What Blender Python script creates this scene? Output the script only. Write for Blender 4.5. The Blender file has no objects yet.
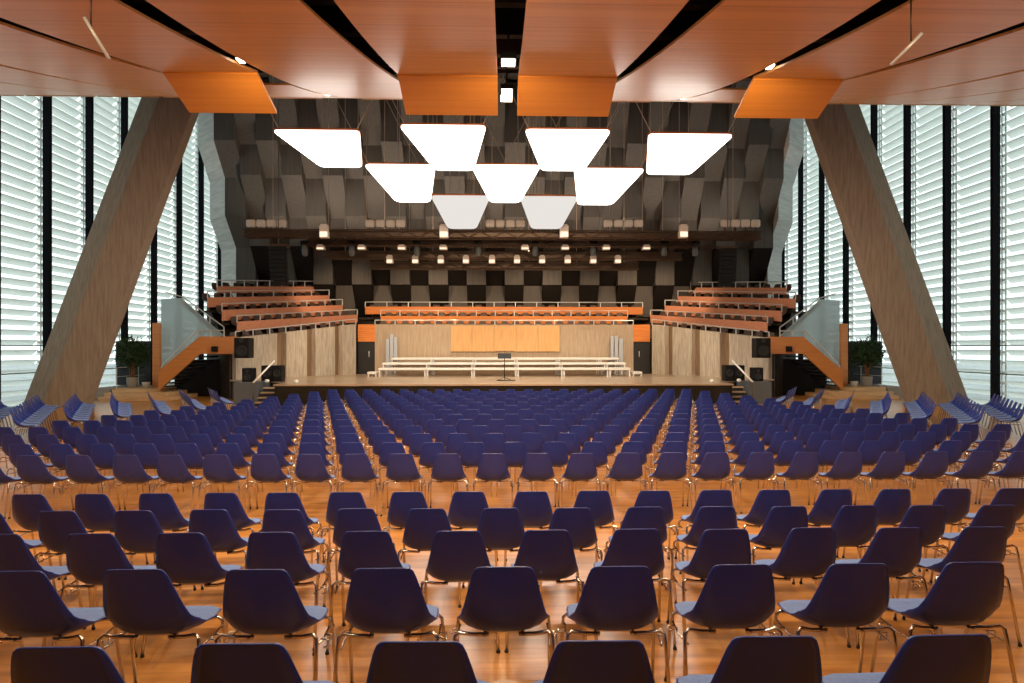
import bpy, bmesh, math, random
from mathutils import Vector, Matrix
random.seed(7)
D = bpy.data; C = bpy.context.scene.collection; S = bpy.context.scene
# ---------------------------------------------------------------- camera, world, exposure
CX, CZ, TT, FP = -0.10, 2.225, 0.028, 680.0
cam = D.cameras.new('camera'); co = D.objects.new('camera', cam); C.objects.link(co)
cam.sensor_fit = 'HORIZONTAL'; cam.sensor_width = 36.0; cam.lens = FP * 36.0 / 1024
cam.clip_start = 0.05; cam.clip_end = 500
co.location = (CX, 0, CZ); co.rotation_euler = (math.pi/2, 0, -math.atan(TT))
cam.shift_x = -10.0/1024; cam.shift_y = 6.5/1024
S.camera = co
S.view_settings.view_transform = 'Standard'; S.view_settings.look = 'None'
S.view_settings.exposure = 0.0; S.view_settings.gamma = 1.0
S.view_settings.use_curve_mapping = False
S.cycles.max_bounces = 8; S.cycles.diffuse_bounces = 4; S.cycles.glossy_bounces = 3
S.cycles.transparent_max_bounces = 12; S.cycles.sample_clamp_indirect = 6.0
w = D.worlds.new('sky'); S.world = w; w.use_nodes = True
wn = w.node_tree.nodes; wl = w.node_tree.links
bg = wn['Background']
tc = wn.new('ShaderNodeTexCoord'); nz = wn.new('ShaderNodeTexNoise'); nz.inputs['Scale'].default_value = 3
cr = wn.new('ShaderNodeValToRGB')
cr.color_ramp.elements[0].position = .35; cr.color_ramp.elements[0].color = (.80, .90, .95, 1)
cr.color_ramp.elements[1].position = .65; cr.color_ramp.elements[1].color = (1, 1, .97, 1)
wl.new(tc.outputs['Generated'], nz.inputs['Vector']); wl.new(nz.outputs['Fac'], cr.inputs['Fac'])
wl.new(cr.outputs['Color'], bg.inputs['Color']); bg.inputs['Strength'].default_value = 1.9

def lamp(name, kind, loc, power, color, size=.3, aim=(0, 0, -1), spot=None, sy=None, label=None):
    l = D.lights.new(name, kind); l.energy = power; l.color = color
    if kind == 'AREA':
        l.size = size
        if sy: l.shape = 'RECTANGLE'; l.size_y = sy
    if kind == 'SPOT': l.spot_size = spot; l.spot_blend = .6; l.shadow_soft_size = size
    o = D.objects.new(name, l); C.objects.link(o); o.location = loc
    o.rotation_euler = Vector(aim).to_track_quat('-Z', 'Y').to_euler()
    return o
# daylight openings of the two glazed sides: portals only help the sampler find the sky
for sx in (-1, 1):
    p = lamp('daylight_portal', 'AREA', (sx*18.6, 22, 7.5), 1, (1, 1, 1), 46, (-sx, 0, 0), sy=15)
    p.rotation_euler = (math.pi/2, 0, sx*math.pi/2)
    p.data.cycles.is_portal = True

def at(px, py, Y):
    """the point of the hall seen at a pixel, at distance Y down the hall"""
    u = (px-522)/FP; X = Y*(TT+u)/(1-u*TT); c = math.cos(math.atan(TT)); s = math.sin(math.atan(TT))
    return Vector((CX+X, Y, CZ+(348-py)/FP*(Y*c+X*s)))
def ratio(px):
    u = (px-522)/FP; return (TT+u)/(1-u*TT)

# ---------------------------------------------------------------- materials
def mat(name, col, rough=.5, metal=0, spec=.5, coat=0):
    m = D.materials.new(name); m.use_nodes = True; b = m.node_tree.nodes['Principled BSDF']
    b.inputs['Base Color'].default_value = (*col, 1); b.inputs['Roughness'].default_value = rough
    b.inputs['Metallic'].default_value = metal; b.inputs['Specular IOR Level'].default_value = spec
    b.inputs['Coat Weight'].default_value = coat
    return m
def noisy(name, c1, c2, scale=(1, 1, 1), ns=4, rough=.5, spec=.5, coat=0, detail=4, bump=0, lines=None, lo=.35, hi=.65, coord='Object', coatr=.1):
    """two-tone procedural colour; lines = list of (axis, pitch, width, darkness, phase) joints"""
    m = mat(name, c1, rough, 0, spec, coat); nt = m.node_tree; n = nt.nodes; l = nt.links; b = n['Principled BSDF']
    b.inputs['Coat Roughness'].default_value = coatr
    t = n.new('ShaderNodeTexCoord'); mp = n.new('ShaderNodeMapping'); mp.inputs['Scale'].default_value = scale
    z = n.new('ShaderNodeTexNoise'); z.inputs['Scale'].default_value = ns; z.inputs['Detail'].default_value = detail
    r = n.new('ShaderNodeValToRGB'); r.color_ramp.elements[0].position = lo; r.color_ramp.elements[1].position = hi
    r.color_ramp.elements[0].color = (*c1, 1); r.color_ramp.elements[1].color = (*c2, 1)
    l.new(t.outputs[coord], mp.inputs['Vector']); l.new(mp.outputs['Vector'], z.inputs['Vector']); l.new(z.outputs['Fac'], r.inputs['Fac'])
    out = r.outputs['Color']
    if lines:
        sp = n.new('ShaderNodeSeparateXYZ'); l.new(t.outputs[coord], sp.inputs[0])
        for ax, pitch, wd, dark, ph in lines:
            a = n.new('ShaderNodeMath'); a.operation = 'MULTIPLY_ADD'; a.inputs[1].default_value = 1/pitch; a.inputs[2].default_value = ph
            l.new(sp.outputs['XYZ'.index(ax)], a.inputs[0])
            f = n.new('ShaderNodeMath'); f.operation = 'FRACT'; l.new(a.outputs[0], f.inputs[0])
            c = n.new('ShaderNodeMath'); c.operation = 'LESS_THAN'; c.inputs[1].default_value = wd/pitch; l.new(f.outputs[0], c.inputs[0])
            k = n.new('ShaderNodeMath'); k.operation = 'MULTIPLY'; k.inputs[1].default_value = dark; l.new(c.outputs[0], k.inputs[0])
            mx = n.new('ShaderNodeMix'); mx.data_type = 'RGBA'
            l.new(k.outputs[0], mx.inputs['Factor']); l.new(out, mx.inputs['A']); mx.inputs['B'].default_value = (*[v*.25 for v in c1], 1)
            out = mx.outputs['Result']
    l.new(out, b.inputs['Base Color'])
    if bump:
        bp = n.new('ShaderNodeBump'); bp.inputs['Strength'].default_value = bump; bp.inputs['Distance'].default_value = .02
        l.new(z.outputs['Fac'], bp.inputs['Height']); l.new(bp.outputs['Normal'], b.inputs['Normal'])
    return m
def glow(name, col, s):
    m = D.materials.new(name); m.use_nodes = True; nt = m.node_tree; nt.nodes.clear()
    e = nt.nodes.new('ShaderNodeEmission'); e.inputs[0].default_value = (*col, 1); e.inputs[1].default_value = s
    o = nt.nodes.new('ShaderNodeOutputMaterial'); nt.links.new(e.outputs[0], o.inputs[0]); return m
def clear(name, tint, gloss=.08, rough=0.02):
    m = D.materials.new(name); m.use_nodes = True; nt = m.node_tree; nt.nodes.clear(); n = nt.nodes.new
    t = n('ShaderNodeBsdfTransparent'); t.inputs[0].default_value = (*tint, 1)
    g = n('ShaderNodeBsdfGlossy'); g.inputs['Roughness'].default_value = rough
    x = n('ShaderNodeMixShader'); x.inputs[0].default_value = gloss; o = n('ShaderNodeOutputMaterial')
    nt.links.new(t.outputs[0], x.inputs[1]); nt.links.new(g.outputs[0], x.inputs[2]); nt.links.new(x.outputs[0], o.inputs[0]); return m
def pale_glass():
    m = D.materials.new('pale_balustrade_glass'); m.use_nodes = True; nt = m.node_tree; nt.nodes.clear(); n = nt.nodes.new
    t = n('ShaderNodeBsdfTransparent'); t.inputs[0].default_value = (.85, .93, .96, 1); d = n('ShaderNodeBsdfDiffuse'); d.inputs[0].default_value = (.66, .80, .86, 1)
    q = n('ShaderNodeBsdfTranslucent'); q.inputs[0].default_value = (.76, .90, .96, 1)
    x = n('ShaderNodeMixShader'); x.inputs[0].default_value = .5; y = n('ShaderNodeMixShader'); y.inputs[0].default_value = .78; o = n('ShaderNodeOutputMaterial')
    nt.links.new(d.outputs[0], x.inputs[1]); nt.links.new(q.outputs[0], x.inputs[2]); nt.links.new(t.outputs[0], y.inputs[1]); nt.links.new(x.outputs[0], y.inputs[2]); nt.links.new(y.outputs[0], o.inputs[0]); return m
def louvre_mat():
    m = D.materials.new('frosted_louvre'); m.use_nodes = True; nt = m.node_tree; nt.nodes.clear(); n = nt.nodes.new
    t = n('ShaderNodeBsdfTranslucent'); t.inputs[0].default_value = (.93, .97, .94, 1)
    d = n('ShaderNodeBsdfDiffuse'); d.inputs[0].default_value = (.72, .76, .74, 1)
    x = n('ShaderNodeMixShader'); x.inputs[0].default_value = .5; o = n('ShaderNodeOutputMaterial')
    nt.links.new(t.outputs[0], x.inputs[1]); nt.links.new(d.outputs[0], x.inputs[2]); nt.links.new(x.outputs[0], o.inputs[0]); return m

M = dict(
 floor=noisy('parquet', (.34, .135, .025), (.57, .25, .055), (.12, 1, 1), 9, .34, .5, .2, lines=[('Y', .14, .005, .5, 0), ('X', 2.0, .006, .35, .3)], coatr=.18),
 platform=noisy('pale_oak', (.58, .38, .20), (.70, .47, .27), (.15, 1, 1), 8, .4, .4),
 ceil=noisy('veneered_ceiling_wood', (.66, .285, .062), (.76, .35, .085), (.07, 2.2, 1), 3.0, .42, .5, .12, lines=[('Y', 1.0, .014, .5, .0)], coatr=.2),
 ceil2=noisy('cherry_flap_wood', (.60, .21, .026), (.68, .25, .036), (.07, 2.2, 6), 3, .38, .45, .1),
 oak=noisy('orange_timber', (.56, .21, .055), (.66, .265, .075), (.2, .2, 4), 4, .38, .45, .1),
 para=noisy('red_brown_timber', (.58, .235, .125), (.68, .29, .165), (2, 2, 5), 4, .5, .3),
 parac=noisy('bright_orange_timber', (.62, .19, .04), (.74, .25, .06), (.4, .4, 5), 4, .4, .4),
 panel=noisy('light_maple_board', (.62, .34, .14), (.70, .41, .18), (3, 3, .3), 4, .5, .3, lines=[('X', 1.16, .02, .6, .5)]),
 conc=noisy('board_marked_concrete', (.40, .30, .21), (.48, .37, .27), (5, 5, .5), 2.5, .8, .2, bump=.5, lines=[('X', .16, .008, .25, 0)]),
 strut=noisy('brown_board_concrete', (.26, .195, .145), (.37, .29, .22), (6, 6, .35), 2.2, .8, .2, bump=.6, lo=.3, hi=.7),
 fin=noisy('shuttered_grey_concrete', (.46, .45, .43), (.62, .61, .58), (.4, .4, 4), 2.2, .75, .2, bump=.6, lo=.3, hi=.7),
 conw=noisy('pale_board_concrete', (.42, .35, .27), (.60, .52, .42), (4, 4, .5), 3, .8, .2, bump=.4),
 conb=noisy('shade_toned_board_concrete', (.24, .15, .085), (.34, .22, .13), (6, 6, .5), 3, .75, .2, bump=.3),  # darker copy of the concrete: shade of the folded return faces put into colour
 block=noisy('charcoal_stained_timber', (.082, .071, .062), (.106, .093, .082), (5, 5, .2), 3, .6, .3),
 black_facet=mat('black_facet_finish', (.016, .013, .011), .9, 0, .1), dark=mat('black_paint', (.012, .011, .011), .6), black=mat('black_cabinet', (.006, .006, .007), .6, 0, .25),
 soff=noisy('dark_attic_board', (.03, .022, .016), (.055, .04, .028), (1, 1, 1), 3, .8, .2),
 stagef=noisy('stage_boards', (.34, .24, .16), (.46, .34, .23), (.3, 1.5, 1), 3, .3, .5, .2),
 stagefr=noisy('stage_front_cloth', (.012, .010, .008), (.022, .017, .013), (1, 1, 1), 2, .8, .2),
 greyp=mat('grey_plinth_paint', (.10, .11, .12), .5), white=mat('white_lacquer', (.80, .77, .73), .4),
 steel=mat('brushed_steel', (.66, .66, .66), .35, .35), chrome=mat('chrome', (.72, .66, .60), .18, 1.0),
 mull=mat('black_mullion', (.008, .008, .012), .8, 0, .1), glass=clear('window_glass', (.95, .99, .97), .06),
 louvre=louvre_mat(), pglass=pale_glass(),
 shell=mat('navy_shell', (.0155, .036, .235), .36, 0, .5), pad=noisy('blue_wool', (.12, .19, .42), (.15, .225, .48), (1, 1, 1), 60, .75, .3),
 foot=mat('black_glide', (.01, .01, .01), .6), bseat=mat('brown_seat', (.085, .048, .034), .5),
 lightp=glow('lamp_diffuser', (1, .96, .90), 4.5), lightp2=glow('dim_lamp_diffuser', (1, .95, .89), .82), rim=mat('orange_lamp_rim', (.55, .16, .04), .5),
 bulb=glow('warm_bulb', (1, .80, .58), 14), lens=glow('rig_lens', (1, .72, .50), 1.6),
 rigw=mat('pale_rig_box', (.72, .64, .58), .5), rigd=mat('rig_dark_metal', (.10, .065, .045), .4, .6),
 cable=mat('cable_steel', (.55, .40, .30), .5, .1), leaf=noisy('leaf_green', (.012, .035, .010), (.04, .085, .025), (1, 1, 1), 8, .6, .3),
 bark=noisy('bark', (.16, .07, .03), (.24, .11, .05), (1, 1, 6), 5, .8, .2), pot=mat('grey_pot', (.30, .27, .24), .6),
 ground=noisy('paving_outside', (.30, .33, .34), (.42, .45, .46), (1, 1, 1), .3, .9), greyscr=mat('silver_screen', (.50, .54, .60), .4, .3),
 blue=mat('blue_car_paint', (.03, .10, .40), .3))

# ---------------------------------------------------------------- mesh helpers
class MB:
    def __init__(s): s.v = []; s.f = []; s.m = []
    def quad(s, *p, mi=0):
        i = len(s.v); s.v += [tuple(q) for q in p]; s.f.append(tuple(range(i, i+len(p)))); s.m.append(mi)
    def hexa(s, p, mi=0):        # 8 points: bottom 4 then top 4
        i = len(s.v); s.v += [tuple(q) for q in p]
        for f in ((0, 3, 2, 1), (4, 5, 6, 7), (0, 1, 5, 4), (1, 2, 6, 5), (2, 3, 7, 6), (3, 0, 4, 7)):
            s.f.append(tuple(i+k for k in f)); s.m.append(mi)
    def box(s, x0, x1, y0, y1, z0, z1, mi=0):
        s.hexa([(x0, y0, z0), (x1, y0, z0), (x1, y1, z0), (x0, y1, z0), (x0, y0, z1), (x1, y0, z1), (x1, y1, z1), (x0, y1, z1)], mi)
    def bar(s, a, b, wd, dp=None, up=(0, 0, 1), mi=0):   # rectangular bar from a to b
        a = Vector(a); b = Vector(b); dp = dp or wd; d = (b-a).normalized(); u = Vector(up)
        if abs(d.dot(u)) > .99: u = Vector((0, 1, 0))
        r = d.cross(u).normalized(); u = r.cross(d)
        q = [a-r*wd/2-u*dp/2, a+r*wd/2-u*dp/2, b+r*wd/2-u*dp/2, b-r*wd/2-u*dp/2, a-r*wd/2+u*dp/2, a+r*wd/2+u*dp/2, b+r*wd/2+u*dp/2, b-r*wd/2+u*dp/2]
        s.hexa(q, mi)
    def tube(s, pts, r, n=6, mi=0, rs=None, cap=True):
        pts = [Vector(p) for p in pts]; rings = []; prev = None
        for k, p in enumerate(pts):
            d = (pts[min(k+1, len(pts)-1)]-pts[max(k-1, 0)]).normalized()
            if prev is None:
                u = Vector((0, 0, 1)) if abs(d.z) < .9 else Vector((0, 1, 0)); a = d.cross(u).normalized()
            else: a = (prev - d*prev.dot(d)).normalized()
            prev = a; b = d.cross(a); rr = rs[k] if rs else r; i = len(s.v)
            s.v += [tuple(p+a*rr*math.cos(t*2*math.pi/n)+b*rr*math.sin(t*2*math.pi/n)) for t in range(n)]; rings.append(i)
        for k in range(len(rings)-1):
            for t in range(n):
                s.f.append((rings[k]+t, rings[k]+(t+1) % n, rings[k+1]+(t+1) % n, rings[k+1]+t)); s.m.append(mi)
        if cap:
            s.f.append(tuple(rings[0]+t for t in reversed(range(n)))); s.m.append(mi)
            s.f.append(tuple(rings[-1]+t for t in range(n))); s.m.append(mi)
    def lathe(s, prof, c=(0, 0, 0), n=12, mi=0):     # list of (r, z)
        s.tube([(c[0], c[1], c[2]+z+(.0001*k)) for k, (r, z) in enumerate(prof)], 0, n, mi, [max(r, .0005) for r, z in prof])
    def prism(s, pts, y0, y1, mi=0):                  # polygon in XZ extruded along Y (pts of (x,z)); y may be functions
        i = len(s.v); n = len(pts)
        s.v += [(x, y0, z) for x, z in pts]+[(x, y1, z) for x, z in pts]
        s.f.append(tuple(i+k for k in range(n))); s.m.append(mi)
        s.f.append(tuple(i+n+k for k in reversed(range(n)))); s.m.append(mi)
        for k in range(n): s.f.append((i+k, i+n+k, i+n+(k+1) % n, i+(k+1) % n)); s.m.append(mi)
    def mirror(s):
        o = MB(); o.v = [(-x, y, z) for x, y, z in s.v]; o.f = [tuple(reversed(f)) for f in s.f]; o.m = list(s.m); return o
    def mesh(s, name, mats, smooth=False, org=(0, 0, 0)):
        me = D.meshes.new(name); ox, oy, oz = org
        me.from_pydata([(x-ox, y-oy, z-oz) for x, y, z in s.v], [], s.f)
        for q in (mats if isinstance(mats, (list, tuple)) else [mats]): me.materials.append(q)
        me.polygons.foreach_set('material_index', s.m)
        bm = bmesh.new(); bm.from_mesh(me); bmesh.ops.recalc_face_normals(bm, faces=bm.faces); bm.to_mesh(me); bm.free()
        if smooth: me.shade_smooth()
        return me
    def build(s, name, mats, parent=None, smooth=False, label=None, org=None):
        if parent is not None: org = parent.location if parent.type == 'EMPTY' or org is None else org
        if org is None: org = (0, 0, 0)
        if parent is not None and parent.parent is not None: org = Vector(org)+parent.parent.location
        o = D.objects.new(name, s.mesh(name, mats, smooth, org)); C.objects.link(o)
        if parent is not None: o.parent = parent
        else: o.location = org
        if label: o['label'] = label
        return o
def tag(o, label, cat, group=None, kind=None):
    o['label'] = label; o['category'] = cat
    if group: o['group'] = group
    if kind: o['kind'] = kind
    return o
def thing(name, label, cat, loc=(0, 0, 0), group=None):
    o = D.objects.new(name, None); C.objects.link(o); o.location = loc; o.empty_display_size = .2
    return tag(o, label, cat, group)
def struct(o): o['kind'] = 'structure'; return o
ORD = 'first second third fourth fifth sixth seventh eighth ninth tenth eleventh twelfth thirteenth fourteenth fifteenth sixteenth seventeenth eighteenth nineteenth twentieth'.split()
ORD += ['twenty-'+o for o in ORD[:9]]+['thirtieth']+['thirty-'+o for o in ORD[:9]]
SIDE = {-1: 'left', 1: 'right'}

# ---------------------------------------------------------------- room shell
STEPS = [(-3, .51), (1.70, .41), (2.82, .305), (3.93, .18), (5.03, .07), (6.15, 0)]
m = MB()
for k in range(len(STEPS)-1):
    m.box(-18.6, 18.6, STEPS[k][0], STEPS[k+1][0], -.3, STEPS[k][1])
m.box(-18.6, 18.6, 6.15, 46, -.3, 0)
struct(m.build('floor', M['floor']))
m = MB(); m.box(-90, 90, -40, 120, -.6, -.45); struct(m.build('trim_1', M['ground']))

WNEAR = 24.92-2.771*7-.1
def hceil(Y): return CZ + 3.777 + .014*Y + .00814*Y*Y
# attic soffit above the ceiling sheets, the fascia at its end and the roof over the stage
m = MB(); ys = [-3, 2, 6, 10, 14, 18, 22.9]
for a, b in zip(ys, ys[1:]):
    m.hexa([(-18.9, a, hceil(a)+1.3), (18.9, a, hceil(a)+1.3), (18.9, b, hceil(b)+1.3), (-18.9, b, hceil(b)+1.3),
            (-18.9, a, hceil(a)+1.6), (18.9, a, hceil(a)+1.6), (18.9, b, hceil(b)+1.6), (-18.9, b, hceil(b)+1.6)])
def roofz(Y): return 11.9+(Y-23)*.345
m.hexa([(-18.9, 22.9, roofz(22.9)), (18.9, 22.9, roofz(22.9)), (18.9, 46, roofz(46)), (-18.9, 46, roofz(46)),
        (-18.9, 22.9, roofz(22.9)+.4), (18.9, 22.9, roofz(22.9)+.4), (18.9, 46, roofz(46)+.4), (-18.9, 46, roofz(46)+.4)])
for k in range(9):
    y = 2.6+k*2.2; z = hceil(y)+.75; m.box(-17.6, 17.6, y-.09, y+.09, z, hceil(y)+1.32)
struct(m.build('ceiling', M['soff']))
m = MB(); m.box(-18.9, 18.9, -3.3, -3, -.3, 9); 
for _s in (-1, 1): m.box(_s*18.3, _s*18.7, -3.3, WNEAR, -.3, 12)
struct(m.build('wall_near', M['soff']))
m = MB(); m.box(-18.9, 18.9, 45.8, 46.2, -.3, 20); struct(m.build('wall_far', M['soff']))

# window walls: bays of 2.68 m
WX = 18.3; WB = 2.771; WY0 = 24.92-WB*7; NB = 15
n_win = 0
glass_me = MB(); glass_me.box(-.015, .015, 0, WB, 0, 19.5); glass_me = glass_me.mesh('window_glass', M['glass'])
lm = MB()
for k in range(50):
    z = .12+k*.385; a = math.radians(-38); c = .175
    prof = []
    for t in range(7):
        s_ = -1+t/3; prof.append((s_*c*math.cos(a), s_*c*math.sin(a)+.018*(1-s_*s_)))
    for i in range(6):
        (x0, z0), (x1, z1) = prof[i], prof[i+1]
        lm.quad((x0, .08, z+z0), (x1, .08, z+z1), (x1, WB-.08, z+z1), (x0, WB-.08, z+z0))
lou = {1: lm.mesh('louvres', M['louvre'], True), -1: lm.mirror().mesh('louvres', M['louvre'], True)}
for sx in (-1, 1):
    for k in range(NB):
        y = WY0+k*WB; n_win += 1
        g = D.objects.new('window_%d' % n_win, glass_me); C.objects.link(g); g.location = (sx*WX, y, 0); struct(g)
        mu = MB(); mu.box(-.14, .14, -.075, .075, 0, 19.5)
        o = mu.build('mullion', M['mull'], None); o.parent = g
        tr = MB(); 
        for z in (0.0, 1.25, 2.3): tr.box(-.05, .05, 0, WB, z, z+.035)
        o = tr.build('transom', M['mull'], None); o.parent = g
        l = D.objects.new('louvre', lou[sx]); C.objects.link(l); l.parent = g; l.location = (sx*.40, 0, 0)
        cl = MB()
        for q in range(50): cl.box(-.05, .05, .06, .13, .10+q*.385, .19+q*.385); cl.box(-.05, .05, WB-.13, WB-.06, .10+q*.385, .19+q*.385)
        for yy in (.09, WB-.1): cl.box(.05, .09, yy-.02, yy+.02, 0, 19.5)
        o = cl.build('louvre_bracket', M['steel'], None); o.parent = g; o.location = (sx*.26, 0, 0)

# ---------------------------------------------------------------- timber ceiling sheets
GX = [0, 2.30, 4.92, 6.92, 9.6, 11.5, 13.4, 15.4, 18.2]; GK = [0, .05, .02, .12, .08, .05, .03, 0, 0]
GW = [.21, .09, .075, .07, .07, .06, .06, .06, .03]; GS = [0, .028, .028, .018, .012, .01, .008, .006, 0]
def gx(i, Y): return GX[i]+GK[i]*(14-Y)
def gw(i, Y): return max(.045 if i else .21, GW[i]+GS[i]*(14-Y))
YE = 22.2; names = ['innermost', 'second', 'third', 'fourth', 'fifth', 'sixth', 'seventh', 'outermost']
def sheet(sx, i, ya, yb, N, m):
    yy = [ya+(yb-ya)*k/N for k in range(N+1)]; t = .045
    for a, b in zip(yy, yy[1:]):
        za, zb = hceil(a), hceil(b)
        A0, A1 = sx*(gx(i, a)+gw(i, a)), sx*(gx(i+1, a)-gw(i+1, a)); B0, B1 = sx*(gx(i, b)+gw(i, b)), sx*(gx(i+1, b)-gw(i+1, b))
        m.hexa([(A0, a, za), (A1, a, za), (B1, b, zb), (B0, b, zb), (A0, a, za+t), (A1, a, za+t), (B1, b, zb+t), (B0, b, zb+t)])
for sx in (-1, 1):
    for i in range(8):
        flap = i in (0, 2); ye = 13.75 if flap else YE
        x0 = gx(i, ye)+gw(i, ye); x1 = gx(i+1, ye)-gw(i+1, ye)
        r = thing('ceiling_panel', '%s curved veneered wood ceiling sheet %s of the central light slot%s' % (names[i], SIDE[sx], ', ending in a drooping flap' if flap else ''), 'ceiling panel', (sx*(x0+x1)/2, 0, hceil(0)), 'curved wood ceiling sheets')
        m = MB(); sheet(sx, i, -2.9, ye, 26, m); m.build('sheet', M['ceil'], r)
        if flap:
            X0, X1 = sx*x0, sx*x1; za = hceil(ye)
            f = MB(); f.hexa([(X0, ye, za-.03), (X1, ye, za-.03), (X1, ye+1.15, za-.42), (X0, ye+1.15, za-.42), (X0, ye, za+.03), (X1, ye, za+.03), (X1, ye+1.15, za-.36), (X0, ye+1.15, za-.36)])
            f.build('flap', M['ceil2'], r)
        else:
            e = MB(); e.box(sx*x0, sx*x1, ye, ye+.05, hceil(ye)-.02, hceil(ye)+.17); e.build('edge_strip', M['panel'], r)
for sx in (-1, 1):      # behind the outer flaps the ceiling goes on
    m = MB(); sheet(sx, 2, 15.6, YE, 8, m)
    tag(m.build('ceiling_panel', M['ceil']), 'short wood ceiling sheet behind the outer flap on the %s' % SIDE[sx], 'ceiling panel')
# lamps recessed in the slots
def slotlamp(x, y, w_, l_, label, pw, dz=.03):
    z = hceil(y)+dz
    r = thing('ceiling_lamp', label, 'lamp', (x, y, z), 'lamps recessed in the ceiling slots')
    m = MB(); m.box(x-w_/2-.03, x+w_/2+.03, y-l_/2-.03, y+l_/2+.03, z+.02, z+.14); m.bar((x, y, z+.1), (x, y, hceil(y)+1.32), .04); m.build('housing', M['dark'], r)
    m = MB(); m.box(x-w_/2, x+w_/2, y-l_/2, y+l_/2, z, z+.03); m.build('diffuser', M['bulb'], r)
    if y < 7: lamp('lamp_light', 'SPOT', (x, y, z-.04), pw*2.6, (1, .80, .58), .1, (0, .62, -.8), math.radians(75))
    lamp('lamp_light', 'AREA', (x, y, z-.04), pw*(.45 if y < 7 else 1.0), (1, .76, .48), .1, (0, .3, -1))
slotlamp(.0, 8.5, .26, .2, 'bright rectangular lamp in the central ceiling slot, nearest the camera', 190)
slotlamp(.0, 12.6, .24, .30, 'bright rectangular lamp midway along the central ceiling slot', 260)
slotlamp(.0, 17.2, .26, .4, 'bright rectangular lamp near the far end of the central ceiling slot', 260)
slotlamp(.0, 20.6, .34, .5, 'farthest bright lamp at the stage end of the central ceiling slot', 200)
slotlamp(.0, .6, .3, .3, 'lamp in the central ceiling slot above the rearmost chairs', 90)
slotlamp(.0, 5.6, .3, .3, 'lamp in the central ceiling slot above the cross aisle', 120)
slotlamp(.0, 3.4, .3, .3, 'lamp in the central ceiling slot above the front chairs', 150)
for sx in (-1, 1):
    for gi, y, pw in ((1, 4.6, 150), (2, 6.2, 170), (2, 12.7, 240), (2, 18.5, 190), (1, 18.6, 230), (3, 5.5, 130)):  # first-slot lamps at the stage end are hidden, added for more light
        x = gx(gi, y)
        slotlamp(sx*x, y, .09, .2, 'small warm lamp in the %s slot %s of centre, %s' % (ORD[gi-1], SIDE[sx], 'above the front chairs' if y < 7 else 'midway along' if y < 15 else 'near the stage end (first-slot ones added, hidden)'), pw)
# two thin hanging rod lamps
for sx, a, b, c in ((-1, (91, 28), (84, 17), (109, 59)), (1, (911, 41), (922, 33), (891, 65))):
    Y = 8.3
    p0 = at(*a, Y); pa = at(*b, Y-.1); pb = at(*c, Y+.1)
    r = thing('hanging_rod_lamp', 'thin tilted metal rod hanging under the ceiling on the %s' % SIDE[sx], 'lamp', tuple(p0), 'thin hanging ceiling rods')
    m = MB(); m.tube([p0, (p0.x, p0.y, hceil(p0.y)+.02)], .012, 6); m.build('stem', M['rigd'], r, True)
    m = MB(); m.tube([pa, pb], .02, 8); m.build('tube', M['steel'], r, True)

# ---------------------------------------------------------------- leaning concrete struts
for sx in (-1, 1):
    m = MB()
    cb = Vector((-17.25+.35, 27.6, 0)); ct = Vector((-12.15, 27.6, 14.2))
    # section: brown face towards the camera, narrow face towards the windows
    # corners at floor and top: left outer back, ridge, right, rear
    def sec(xl, xr, xR, z, y0):
        return [(xl, y0+.5, z), (xr, y0, z), (xR, y0+.25, z), (xR-.3, y0+1.3, z), (xl+.2, y0+1.6, z)]
    Y0 = 25.6
    b = [at(22, 400, Y0+.5).x, at(42, 400, Y0).x, at(83, 400, Y0+.25).x]
    t = [at(145, 100, Y0+.5).x, at(164, 100, Y0).x, at(201, 108, Y0+.25).x]
    z1 = 12.05; k = 13.2/z1
    tt = [p+(q-p)*k for p, q in zip(b, t)]
    A = sec(*b, 0, Y0); B = sec(*tt, 13.2, Y0)
    i = len(m.v); m.v += A+B
    for q in range(5): m.f.append((q, (q+1) % 5, 5+(q+1) % 5, 5+q)); m.m.append(1 if q in (0, 4) else 0)
    m.f.append((4, 3, 2, 1, 0)); m.m.append(0); m.f.append((5, 6, 7, 8, 9)); m.m.append(0)
    if sx == 1: m = m.mirror()
    tag(m.build('concrete_strut', [M['strut'], M['strut']]), 'massive leaning board-marked concrete strut on the %s, from floor to ceiling' % SIDE[sx], 'pillar', 'leaning concrete struts')

# ---------------------------------------------------------------- stepped block wall behind the stage
ZL = [15.9, 14.85, 12.8, 11.22, 9.24, 7.74, 5.75, 4.0]
YA = [35, 35, 35, 36.4, 36.4, 37.9, 37.9, 39.3]; YB = [33.6, 34.3, 35.7, 35.7, 37.1, 37.1, 38.6, 38.6]
m = MB(); NC = 28; CW = 29.6/NC
for c in range(NC):
    Yp = YA if c % 2 == 0 else YB; x0 = -14.8+c*CW; x1 = x0+CW
    for k in range(7):
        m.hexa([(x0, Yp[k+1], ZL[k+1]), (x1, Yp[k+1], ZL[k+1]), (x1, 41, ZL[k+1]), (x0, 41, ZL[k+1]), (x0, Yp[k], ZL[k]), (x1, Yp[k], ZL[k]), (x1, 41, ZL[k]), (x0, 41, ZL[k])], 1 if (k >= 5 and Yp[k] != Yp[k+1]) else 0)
m.box(-14.8, 14.8, 39.8, 41, 0, 4.0)
struct(m.build('wall_back', [M['block'], M['black_facet']]))  # second material: near-black finish on the lowest slanted facets
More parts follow.
